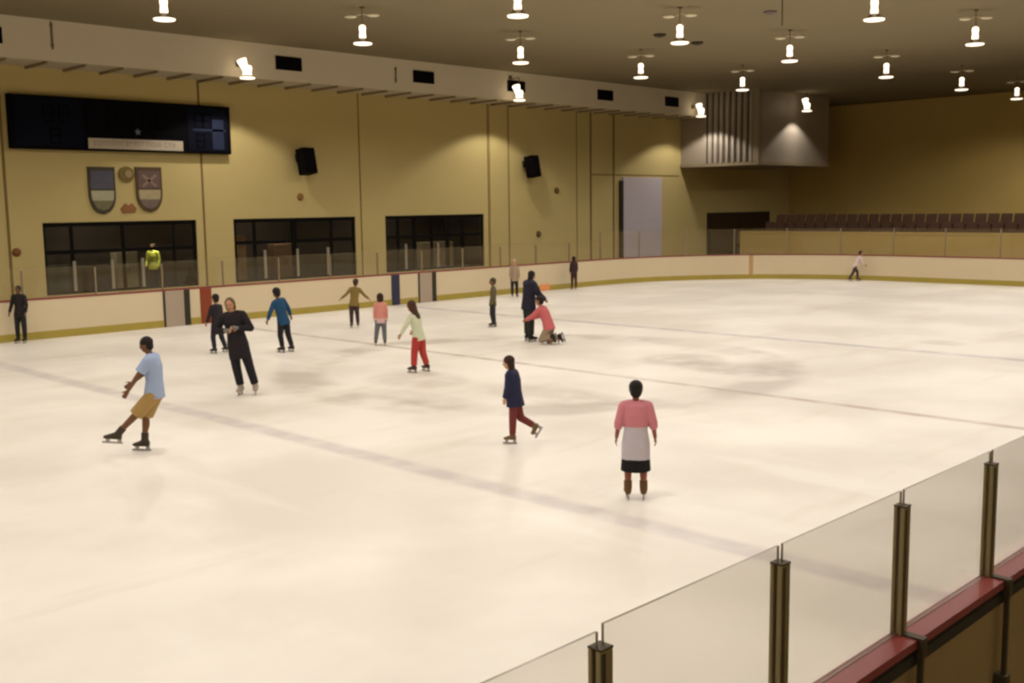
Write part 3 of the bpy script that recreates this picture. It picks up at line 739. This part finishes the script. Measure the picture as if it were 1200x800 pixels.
def person(label, at, heading, H, pose, top, bottom, hair, skate=(96, 78, 52), skin=(150, 108, 80), kid=False, group=None, z0=0, anchor='mid', cat='person', bare=False, build=1.0, skates=True):
    """at: ice point below the anchor foot; heading: 0 faces away from the camera, 90 faces picture left, 180 faces the camera"""
    hf = .168 if kid else .138
    ank = .045 * H + .06
    Lsh, Lth = (.205 * H, .215 * H) if kid else (.235 * H, .24 * H)
    neck = .03 * H
    T = H - .045 * H - Lsh - Lth - hf * H - neck + .035 * H      # hips to neck base
    b = build * H
    g = pose.get
    hipw = .052 * b; shw = (.098 if kid else .108) * b
    lean, hunch, side = g('lean', 0), g('hunch', 0), g('side', 0)
    def sdir(a): 
        a = R(a); s = R(side); return V((math.sin(a) * math.cos(s), math.sin(s), math.cos(a) * math.cos(s)))
    up0, up1 = sdir(lean), sdir(lean + hunch)
    sideax = V((0, math.cos(R(side)), -math.sin(R(side))))
    hip = V((0, 0, 0))
    J = {}
    for k, s in (('L', 1), ('R', -1)):
        lg = g('leg' + k, (0, 4, 0, 0))            # thigh pitch, thigh out, shank pitch, shank out
        hp = hip + V((0, s * hipw, -.01 * H))
        kn = hp + dvec(lg[0], lg[1], s) * Lth
        an = kn + dvec(lg[2], lg[3], s) * Lsh
        fp = lg[4] if len(lg) > 4 else 0
        ft = V((math.cos(R(fp)), s * .12, math.sin(R(fp)))).normalized()
        J[k] = dict(hp=hp, kn=kn, an=an, ft=ft, sd=(an - kn).normalized(), s=s)
    low = min([(J[k]['an'].z - .118 * H) if J[k]['sd'].z > -.3 else (J[k]['an'].z - ank - max(0, -J[k]['ft'].z) * .13 * H) for k in 'LR'] + [J[k]['kn'].z - .05 * H for k in 'LR'])
    if anchor == 'mid': a0 = (J['L']['an'] + J['R']['an']) / 2
    elif anchor == 'hip': a0 = hip.copy()
    else: a0 = J[anchor]['an']
    off = V((-a0.x, -a0.y, -low))
    for k in 'LR':
        for q in ('hp', 'kn', 'an'): J[k][q] = J[k][q] + off
    hip = hip + off
    waist = hip + up0 * T * .33; chest = hip + up0 * T * .5 + up1 * T * .2; shl = hip + up0 * T * .5 + up1 * T * .43
    nb = hip + up0 * T * .5 + up1 * T * .5
    f0 = sideax.cross(up0).normalized(); f1 = sideax.cross(up1).normalized()
    for k, s in (('L', 1), ('R', -1)):
        am = g('arm' + k, (0, 10, 8, 4))
        sh = shl + sideax * s * shw - up1 * .012 * H
        el = sh + dvec(am[0], am[1], s) * (.158 if kid else .17) * H
        wr = el + dvec(am[2], am[3], s) * (.132 if kid else .145) * H
        J[k].update(sh=sh, el=el, wr=wr)
    hy, hpit = g('head_yaw', 0), g('head_pitch', 0)
    hup = sdir(lean + hunch - hpit if hpit < 0 else (lean + hunch) * .4 + hpit)
    hup = sdir((lean + hunch) * .4 + hpit)
    hfw = sideax.cross(hup).normalized(); hsd = sideax.copy()
    rm = Matrix.Rotation(R(hy), 3, hup); hfw = rm @ hfw; hsd = rm @ hsd
    hd = hf * H
    hc = nb + hup * (neck + hd * .5) + hfw * .012 * H

    view = V((at[0], at[1], 0)) - V((CAM.x, CAM.y, 0))
    root = thing('person', label, cat, (at[0], at[1], z0), math.atan2(view.y, view.x) + R(heading), group)
    vox = .0042 * H + .0006
    # ---- body: one continuous skin
    bm = BM()
    w = b
    loft(bm, [(hip - up0 * .05 * H, sideax * .05 * w, f0 * .045 * w), (hip, sideax * .09 * w, f0 * .062 * w), (waist, sideax * .072 * w, f0 * .052 * w), (chest, sideax * .088 * w, f1 * .06 * w),
              (shl, sideax * .085 * w, f1 * .048 * w), (nb, sideax * .04 * w, f1 * .036 * w), (nb + up1 * .01 * H, sideax * .03 * w, f1 * .03 * w)], 18)
    capsule(bm, nb - up1 * .03 * H, hc - hup * hd * .2, .031 * H, .029 * H)
    for k in 'LR':
        j = J[k]; s = j['s']
        capsule(bm, j['hp'], j['kn'], .05 * w, .034 * w); capsule(bm, j['kn'], j['an'], .034 * w, .021 * w)
        ellipsoid(bm, j['kn'].lerp(j['an'], .3) - f0 * .008 * H, V((.03 * w, 0, 0)), V((0, .03 * w, 0)), j['sd'] * .08 * H)
        capsule(bm, j['an'] - j['ft'] * .015 * H - V((0, 0, .02 * H)), j['an'] + j['ft'] * .085 * H - V((0, 0, .022 * H)), .02 * H, .016 * H)
        capsule(bm, shl + sideax * s * .05 * H, j['sh'], .03 * w, .028 * w); capsule(bm, j['sh'], j['el'], .028 * w, .022 * w); capsule(bm, j['el'], j['wr'], .023 * w, .0155 * w)
        # hand
        d = (j['wr'] - j['el']).normalized(); n = V((0, -s, 0)); n = (n - d * n.dot(d))
        if n.length < .3: n = V((0, 0, -1)) - d * d.z * -1
        n.normalize(); ww = d.cross(n) * (s if True else 1)
        if ww.dot(V((1, 0, 0))) < 0: ww = -ww                      # ww: thumb side, forward
        P = j['wr']; h = H * .93
        loft(bm, [(P - d * .008 * h, ww * .015 * h, n * .012 * h), (P + d * .02 * h, ww * .021 * h, n * .011 * h), (P + d * .05 * h, ww * .024 * h, n * .010 * h), (P + d * .056 * h, ww * .022 * h, n * .008 * h)], 12)
        for fi, ln in enumerate((.040, .046, .043, .034)):
            o_ = (1.5 - fi) * .0125 * h
            q0 = P + d * .05 * h + ww * o_; dd = (d + n * .25 + ww * (1.5 - fi) * .05).normalized(); q1 = q0 + dd * ln * .5 * h
            d2 = (d + n * .75).normalized(); q2 = q1 + d2 * ln * .5 * h
            capsule(bm, q0, q1, .0052 * h, .0049 * h, 8); capsule(bm, q1, q2, .0049 * h, .0042 * h, 8)
        t0 = P + d * .016 * h + ww * .016 * h; td = (d * .75 + ww * .75 + n * .25).normalized(); t1 = t0 + td * .026 * h; t2 = t1 + (d * .95 + ww * .3 + n * .35).normalized() * .022 * h
        capsule(bm, t0, t1, .0078 * h, .0062 * h, 8); capsule(bm, t1, t2, .0062 * h, .005 * h, 8)
    # head with jaw, nose, brow, lips, ears
    ellipsoid(bm, hc + hup * hd * .1 - hfw * hd * .05, hfw * hd * .42, hsd * hd * .335, hup * hd * .40, 20, 12)
    ellipsoid(bm, hc - hup * hd * .17 + hfw * hd * .07, hfw * hd * .30, hsd * hd * .255, hup * hd * .33, 18, 12)
    capsule(bm, hc + hup * hd * .06 + hfw * hd * .34, hc - hup * hd * .1 + hfw * hd * .43, hd * .035, hd * .055, 10)
    capsule(bm, hc + hup * hd * .1 + hfw * hd * .33 - hsd * hd * .14, hc + hup * hd * .1 + hfw * hd * .33 + hsd * hd * .14, hd * .04, hd * .04, 10)
    capsule(bm, hc - hup * hd * .235 + hfw * hd * .345 - hsd * hd * .06, hc - hup * hd * .235 + hfw * hd * .345 + hsd * hd * .06, hd * .03, hd * .03, 8)
    for s in (1, -1):
        ellipsoid(bm, hc + hsd * s * hd * .335 - hfw * hd * .03 - hup * hd * .02, hfw * hd * .075, hsd * hd * .035, hup * hd * .12, 10, 8)
        ellipsoid(bm, hc + hsd * s * hd * .13 + hfw * hd * .315 + hup * hd * .0, hfw * hd * .055, hsd * hd * .055, hup * hd * .04, 10, 8)
    me = remesh(bm, vox, 3)
    bo = link('body', me, [cm('skin', skin, .6, .04), m_eye, m_lip], root, True)
    eyes = [hc + hsd * s * hd * .13 + hfw * hd * .36 for s in (1, -1)]; lip = hc - hup * hd * .235 + hfw * hd * .38
    for p in me.polygons:
        c = p.center
        if (c - hc).length < hd * .6:
            if min((c - e).length for e in eyes) < hd * .06: p.material_index = 1
            elif (c - lip).length < hd * .10 and abs((c - lip).dot(hup)) < hd * .03: p.material_index = 2
    # ---- hair
    hk, hcol = hair
    if hk:
        bm = BM()
        ellipsoid(bm, hc + hup * hd * .155 - hfw * hd * .1, hfw * hd * .43, hsd * hd * .385, hup * hd * .39, 20, 12)
        ellipsoid(bm, hc - hup * hd * .08 - hfw * hd * .2, hfw * hd * .26, hsd * hd * .33, hup * hd * .36, 18, 12)
        if hk in ('long', 'bob'):
            L_ = {'long': 1.15, 'bob': .5}[hk]
            down = (-hup * .6 + V((0, 0, -1)) * .6).normalized(); st = hc - hup * hd * .1 - hfw * hd * .22
            sw = pose.get('hair_swing', V((0, 0, 0)))
            loft(bm, [(st + hup * hd * .2, hsd * hd * .37, hfw * hd * .25), (st + (down * .45 + sw * .2) * hd * L_, hsd * hd * .40, hfw * hd * .2), (st + (down * .8 + sw * .6) * hd * L_, hsd * hd * .34, hfw * hd * .15), (st + (down + sw) * hd * L_, hsd * hd * .2, hfw * hd * .08)], 18)
            for s in (1, -1):
                capsule(bm, hc + hsd * s * hd * .34 + hup * hd * .15 - hfw * hd * .05, hc + hsd * s * hd * .33 - hup * hd * .42 - hfw * hd * .1, hd * .1, hd * .08, 10)
        if hk == 'hood':
            loft(bm, [(nb - up1 * .03 * H, sideax * .06 * H, f1 * .055 * H), (nb + up1 * .03 * H, sideax * .055 * H, f1 * .055 * H), (hc - hfw * hd * .12, hsd * hd * .43, hfw * hd * .36)], 16)
        link('hair' if hk != 'hood' else 'hood', remesh(bm, .0075 * H, 3), cm('hair', hcol, .6, .2), root, True)
    # ---- top
    tc, sl, hem, loose = top['rgb'], top.get('sleeve', 'long'), top.get('hem', .06), top.get('loose', .012)
    e = loose * H
    def sleeves(bm):
        for k in 'LR':
            j = J[k]; s = j['s']
            capsule(bm, shl + sideax * s * .045 * H, j['sh'], .03 * w + e, .03 * w + e * .9)
            if sl == 'short':
                q = j['sh'].lerp(j['el'], .72); tube(bm, j['sh'] - (j['el'] - j['sh']) * .05, q, .031 * w + e, .031 * w + e * 1.1, 14)
            else:
                capsule(bm, j['sh'], j['el'], .03 * w + e * .9, .024 * w + e * .8)
                tube(bm, j['el'] - (j['wr'] - j['el']) * .03, j['el'].lerp(j['wr'], .97 if sl == 'long' else .4), .024 * w + e * .8, .0175 * w + e * .75, 14)
                capsule(bm, j['el'], j['el'].lerp(j['wr'], .2), .024 * w + e * .8, .023 * w + e * .75)
    bm = BM(); dn = -up0
    hm = hip + dn * hem * H; flare = top.get('flare', 0) * H + (.007 * H if top.get('hem', .06) < .3 else 0)
    be0 = max(bottom.get('loose', .010) * H - e, 0)
    loft(bm, [(hm, sideax * (.094 * w + e + be0 + flare), f0 * (.070 * w + e + be0 + flare)), (hip, sideax * (.094 * w + e + be0 + .004 * H), f0 * (.068 * w + e + be0 + .004 * H)), (waist, sideax * (.078 * w + e), f0 * (.058 * w + e)), (chest, sideax * (.09 * w + e), f1 * (.064 * w + e)),
              (shl, sideax * (.09 * w + e), f1 * (.052 * w + e)), (nb - up1 * .005 * H, sideax * (.045 * w + e * .7), f1 * (.042 * w + e * .6)), (nb + up1 * .014 * H, sideax * (.034 * w + e * .4), f1 * (.034 * w + e * .4))], 20)
    sleeves(bm)
    tme = remesh(bm, .0062 * H, 4)
    o = link(top.get('name', 'jacket'), tme, [cm('cloth_top', tc), cm('cloth_low', top.get('low', tc))], root, True)
    if 'low' in top:
        for p in tme.polygons:
            z = (p.center - hip).dot(up0)
            if z < top['split'] * T and abs((p.center - hip).dot(sideax)) < .104 * w + e * .8 + be0: p.material_index = 1
    for nm, fn in top.get('extra', []): fn(root, dict(J=J, hip=hip, chest=chest, shl=shl, nb=nb, H=H, up=up1, side=sideax, fw=f1, T=T))
    # ---- bottoms
    bc, bl, be = bottom['rgb'], bottom.get('len', 'long'), bottom.get('loose', .010) * H
    bm = BM()
    if bl == 'skirt':
        hem2 = hip - up0 * bottom.get('drop', .2) * H
        loft(bm, [(hem2, sideax * .125 * w, f0 * .105 * w), (hip, sideax * (.094 * w + be), f0 * (.068 * w + be)), (waist - up0 * T * .08, sideax * (.08 * w + be * .6), f0 * (.058 * w + be * .6))], 20)
    else:
        loft(bm, [(hip - up0 * .055 * H, sideax * (.075 * w + be * .5), f0 * (.056 * w + be)), (hip, sideax * (.092 * w + be), f0 * (.065 * w + be)), (waist - up0 * T * .08, sideax * (.08 * w + be * .5), f0 * (.058 * w + be * .5))], 20)
        for k in 'LR':
            j = J[k]
            if bl == 'shorts':
                q = j['hp'].lerp(j['kn'], bottom.get('cut', .95)); tube(bm, j['hp'] - (j['kn'] - j['hp']) * .1, q, .053 * w + be, .047 * w + be * 1.3, 16)
            else:
                capsule(bm, j['hp'], j['kn'], .053 * w + be, .037 * w + be); capsule(bm, j['kn'], j['kn'].lerp(j['an'], .25), .037 * w + be, .035 * w + be)
                tube(bm, j['kn'], j['kn'].lerp(j['an'], .88), .037 * w + be * .95, .027 * w + be * 1.15, 16)
    link(bottom.get('name', {'shorts': 'shorts', 'skirt': 'skirt'}.get(bl, 'trousers')), remesh(bm, .0062 * H, 4), cm('cloth_bottom', bc), root, True)
    # ---- skates
    for k in 'LR':
        j = J[k]; ft = j['ft']; sd = ft.cross(V((0, 0, 1))).normalized(); dn = ft.cross(sd).normalized()
        if dn.z > 0: dn = -dn
        if j['sd'].z > -.3: dn = (j['sd']).normalized(); ft = (V((0, 0, -1)) - dn * -dn.z).normalized(); sd = ft.cross(dn)
        an = j['an']; s_ = H
        bm = BM()
        tube(bm, an - j['sd'] * .085 * s_, an + dn * .012 * s_, .034 * w, .033 * w, 16)
        sole = .045 * s_
        loft(bm, [(an - ft * .045 * s_ + dn * .02 * s_, sd * .02 * s_, dn * .024 * s_), (an - ft * .03 * s_ + dn * .012 * s_, sd * .03 * s_, dn * .036 * s_), (an + ft * .03 * s_ + dn * .016 * s_, sd * .031 * s_, dn * .03 * s_),
                  (an + ft * .08 * s_ + dn * .026 * s_, sd * .03 * s_, dn * .02 * s_), (an + ft * .112 * s_ + dn * .03 * s_, sd * .018 * s_, dn * .013 * s_)], 16)
        bt = link('skate' if skates else 'shoe', remesh(bm, .007 * H, 3), cm('boot', skate if not isinstance(skate, dict) else skate[k], .5), root, True)
        if not skates: continue
        bm = BM()
        def bx(f0_, f1_, d0, d1, hw):
            vs = [bm.verts.new(an + ft * a + dn * c + sd * q) for a in (f0_, f1_) for c in (d0, d1) for q in (-hw, hw)]
            for f in ((0, 1, 3, 2), (4, 6, 7, 5), (0, 4, 5, 1), (2, 3, 7, 6), (0, 2, 6, 4), (1, 5, 7, 3)): bm.faces.new([vs[i] for i in f])
        bx(-.045 * s_, -.01 * s_, sole - .012 * s_, ank - .02, .008); bx(.055 * s_, .09 * s_, sole - .012 * s_, ank - .02, .008)
        bx(-.055 * s_, .12 * s_, ank - .026, ank, .0028)
        mesh_obj('blade', bm, m_blade, bt)
    return root

DK, BR = (22, 16, 13), (64, 40, 24)
# the man in the pale blue polo leaning back on his skates
person('person in pale blue polo and khaki shorts leaning back on skates at left', (6.74, 13.84), 72, 1.53,
       dict(lean=-3, hunch=10, head_pitch=14, legL=(42, 3, 46, 3, 6), legR=(28, 6, 6, 0), armL=(34, 10, 34, 4), armR=(36, 6, 52, -10)),
       dict(name='polo_shirt', rgb=(150, 166, 196), sleeve='short', hem=.035, loose=.016), dict(rgb=(160, 130, 78), len='shorts', loose=.013), ('short', DK), skate=(58, 50, 38), skin=(108, 74, 50), anchor='R')
person('person in dark clothes standing at the boards by the left edge', (10.44, 27.85), 150, 1.34, dict(armL=(5, 14, 25, 4), armR=(5, 14, 25, 4)),
       dict(name='jacket', rgb=(30, 24, 24), hem=.08), dict(rgb=(28, 30, 26)), ('short', DK), skate=(34, 34, 30), skin=(96, 68, 50))
person('person with black hair mostly hidden behind the one in the long black coat', (12.69, 22.03), 40, 1.27, dict(legL=(10, 4, -10, 2), legR=(-10, 4, -25, 2), armL=(10, 16, 20, 10), armR=(10, 16, 20, 10)),
       dict(name='jacket', rgb=(34, 30, 34), hem=.07), dict(rgb=(30, 32, 40)), ('short', DK), skate=(40, 36, 34), skin=(150, 112, 86), kid=True)
def gloves(root, q):
    for k in 'LR':
        j = q['J'][k]; d = (j['wr'] - j['el']).normalized()
        bm = BM(); capsule(bm, j['wr'] - d * .01, j['wr'] + d * .06, .032, .034)
        for i in range(4): capsule(bm, j['wr'] + d * .05 + V((0, 0, (i - 1.5) * .019)), j['wr'] + d * .105 + V((-.0, 0, (i - 1.5) * .018)), .011, .009, 8)
        capsule(bm, j['wr'] + d * .02, j['wr'] + d * .06 + V((0, 0, .04)), .012, .01, 8)
        link('glove', remesh(bm, .006, 2), cm('glove_grey', (112, 108, 104)), root, True)
person('person in long black coat holding both grey gloved hands together at the chest', (10.14, 16.69), 168, 1.63,
       dict(side=-8, head_pitch=6, legL=(2, 15, 0, 15), legR=(-2, -5, 0, -10), armL=(6, 30, 98, -56), armR=(6, 30, 98, -56)),
       dict(name='coat', rgb=(28, 22, 26), hem=.16, loose=.02, flare=.0, extra=[('glove', gloves)]), dict(rgb=(26, 24, 30), loose=.014), ('bob', (92, 70, 46)), skate=(150, 138, 126), skin=(176, 130, 98))
person('person in bright blue jacket skating away before the far boards', (13.7, 21.0), 40, 1.41, dict(side=10, lean=6, legL=(8, 0, -4, -6), legR=(-4, 6, -12, 10), armL=(6, 26, 12, 16), armR=(-10, 30, 0, 20)),
       dict(name='jacket', rgb=(24, 64, 96), hem=.05, loose=.016), dict(rgb=(26, 24, 30)), ('short', DK), skate=(44, 36, 30), skin=(120, 86, 62), kid=True, anchor='L')
person('person in olive brown top skating with both arms spread wide and low', (17.9, 23.8), 10, 1.25, dict(side=-6, armL=(0, 42, 4, 52), armR=(0, 40, 4, 48), legL=(0, 3, 0, 0), legR=(0, 4, -4, 2)),
       dict(name='sweater', rgb=(118, 98, 50), hem=.04), dict(rgb=(58, 38, 42)), ('short', (58, 38, 26)), skate=(76, 62, 44), skin=(130, 94, 66), kid=True)
person('person in pink top and grey jeans seen from behind near the far boards', (15.92, 20.18), 0, 1.16, dict(legL=(0, 9, 0, 8), legR=(0, 4, 0, 2), armL=(0, 10, 4, 2), armR=(0, 10, 4, 2)),
       dict(name='shirt', rgb=(196, 130, 118), low=(196, 160, 158), split=.12, hem=.05), dict(rgb=(94, 96, 100), loose=.012), ('bob', (44, 26, 18)), skate=(84, 72, 60), skin=(170, 118, 92), kid=True)
person('person in red trousers and pale green top with long brown hair', (13.83, 16.26), 52, 1.35, dict(lean=4, hunch=8, side=6, head_pitch=8, hair_swing=V((-.35, -.1, .1)), legL=(8, 6, 2, 3), legR=(-4, 5, -14, 10), armL=(18, 28, 26, 16), armR=(20, 10, 40, 5)),
       dict(name='sweater', rgb=(194, 198, 170), hem=.03, loose=.014), dict(rgb=(168, 56, 50), loose=.016), ('long', BR), skate=(66, 44, 34), skin=(160, 114, 86), kid=True)
person('slim person in grey green top standing side on, left of the group on the ice', (20.43, 20.87), 84, 1.24, dict(lean=-3, head_pitch=6, legL=(6, 0, -10, 0), legR=(-2, 0, -6, 0), armL=(2, 4, 6, 0), armR=(2, 4, 6, 0)),
       dict(name='jacket', rgb=(88, 82, 56), hem=.05, loose=.008), dict(rgb=(36, 36, 36)), ('short', (62, 52, 34)), skate=(40, 36, 30), skin=(120, 90, 60), kid=True)
person('person in pale grey top by the far boards behind the black haired one', (27.7, 27.2), 190, 1.26, dict(armL=(2, 10, 10, 4), armR=(2, 10, 10, 4)),
       dict(name='jacket', rgb=(150, 130, 108), hem=.06), dict(rgb=(38, 34, 36)), ('short', (176, 146, 122)), skate=(52, 44, 38), skin=(186, 146, 118), kid=True)
person('person with long black hair standing beside the kneeling pink one', (18.78, 17.96), -60, 1.60, dict(lean=2, hunch=6, head_pitch=10, legL=(4, 4, 0, 2), legR=(-2, 5, -2, 4), armL=(20, 10, 46, -4), armR=(26, 10, 52, -6)),
       dict(name='jacket', rgb=(30, 30, 44), hem=.08, loose=.032), dict(rgb=(34, 40, 34), loose=.02), ('long', DK), skate=(26, 22, 22), skin=(150, 110, 84))
person('person in pink top and beige trousers kneeling on the ice beside the long haired one', (18.70, 17.22), 66, 1.44, dict(lean=16, hunch=16, head_pitch=-6, legL=(30, 6, -107, 0, -72), legR=(8, 4, -112, -4, -76), armL=(46, 8, 62, 0), armR=(40, 10, 70, -6)),
       dict(name='sweater', rgb=(186, 96, 98), hem=.04, loose=.026), dict(rgb=(140, 124, 100), loose=.018), ('short', DK), skate=(40, 30, 26), skin=(150, 106, 80), kid=True, anchor='hip')
person('person in dark top standing against the far boards right of the group', (31.6, 27.75), 20, 1.19, dict(armL=(4, 8, 16, 0), armR=(4, 8, 16, 0), legL=(0, 3, 0, 1), legR=(0, 3, 0, 1)),
       dict(name='jacket', rgb=(52, 34, 36), hem=.06), dict(rgb=(70, 44, 28)), ('hood', (48, 30, 28)), skate=(84, 52, 32), skin=(110, 80, 60), kid=True)
person('person in pale lilac top striding along the end boards', (41.55, 21.05), -74, 1.22, dict(lean=20, hunch=8, legL=(28, 3, 4, 2), legR=(-22, 4, -34, 2, -14), armL=(-20, 12, -6, 8), armR=(24, 10, 44, 4)),
       dict(name='shirt', rgb=(206, 184, 184), hem=.05), dict(rgb=(66, 48, 46)), ('short', (58, 40, 36)), skate=(62, 46, 40), skin=(160, 118, 92), kid=True)
person('person in navy jacket and maroon leggings with one skate kicked back', (10.4, 10.29), 74, 1.13, dict(lean=5, hunch=3, head_pitch=10, head_yaw=0, legL=(4, 2, 2, 0), legR=(-14, 2, -62, 0, -58), armL=(6, 6, 16, 0), armR=(-4, 6, 6, 2)),
       dict(name='jacket', rgb=(36, 38, 66), hem=.06, loose=.034, flare=.004), dict(rgb=(112, 50, 46), loose=.012, name='leggings'), ('long', (50, 30, 20)), skate=(106, 84, 52), skin=(190, 152, 116), kid=True, anchor='L')
person('person in long pink and white shirt over a black skirt standing with back turned', (9.31, 7.27), 2, 1.24, dict(legL=(0, 3, 0, 1), legR=(0, 3, 0, 1), armL=(-2, 17, 3, 8), armR=(-2, 17, 3, 8)),
       dict(name='shirt', rgb=(198, 124, 134), low=(186, 178, 186), split=.42, sleeve='elbow', hem=.15, loose=.02), dict(rgb=(18, 16, 20), len='skirt', loose=.014, drop=.255), ('short', DK), skate=(98, 68, 36), skin=(136, 78, 62), kid=True, build=1.1)
person('person in lime yellow top behind the glass of the first window', (18.15, 35.8), 150, 1.62, dict(armL=(2, 12, 20, 2), armR=(2, 12, 20, 2)),
       dict(name='shirt', rgb=(196, 206, 84), hem=.05, loose=.016), dict(rgb=(40, 40, 40)), ('short', (60, 50, 36)), skate=(40, 36, 34), skin=(120, 90, 64), z0=.385, skates=False)
#PEOPLE-END

# ---------------------------------------------------------------- world, view
w = bpy.data.worlds.new('world'); SC.world = w; w.use_nodes = True
w.node_tree.nodes['Background'].inputs[0].default_value = (*lin((120, 105, 80)), 1)
w.node_tree.nodes['Background'].inputs[1].default_value = .05
ld = bpy.data.lights.new('lobby_fill', 'POINT'); ld.energy = 80; ld.color = (1, .88, .7); ld.shadow_soft_size = .3  # bare fill points added to lighten the lobby, without fixtures
t = thing('added_lobby_spot', 'small spot added in the lobby ceiling to brighten the lime topped person', 'lamp', (18.15, WY + .75, 3.2))  # extra spot put in to brighten the lime top
bm = BM(); lathe(bm, [(.13, -.08), (.15, -.05), (.15, -.001)]); mesh_obj('can', bm, m_bracket, t)
l2 = bpy.data.lights.new('lamp_light', 'SPOT'); l2.energy = 240; l2.color = (1, .92, .75); l2.spot_size = R(75); l2.spot_blend = .5; l2.shadow_soft_size = .1
o = bpy.data.objects.new('lamp_light', l2); COL.objects.link(o); o.parent = t; o.location = (0, -.25, -.1); o.rotation_euler = (R(8), 0, 0)
for x in (17, 24, 31):
    o = bpy.data.objects.new('lobby_fill', ld); COL.objects.link(o); o.location = (x, WY + 2.2, 2.9)
SC.view_settings.view_transform = 'Standard'
SC.view_settings.look = 'None'
SC.view_settings.gamma = 1
SC.view_settings.use_curve_mapping = False
SC.view_settings.exposure = 0.1
SC.cycles.use_denoising = True
SC.cycles.max_bounces = 8
SC.cycles.transparent_max_bounces = 16
SC.cycles.filter_width = 2.6
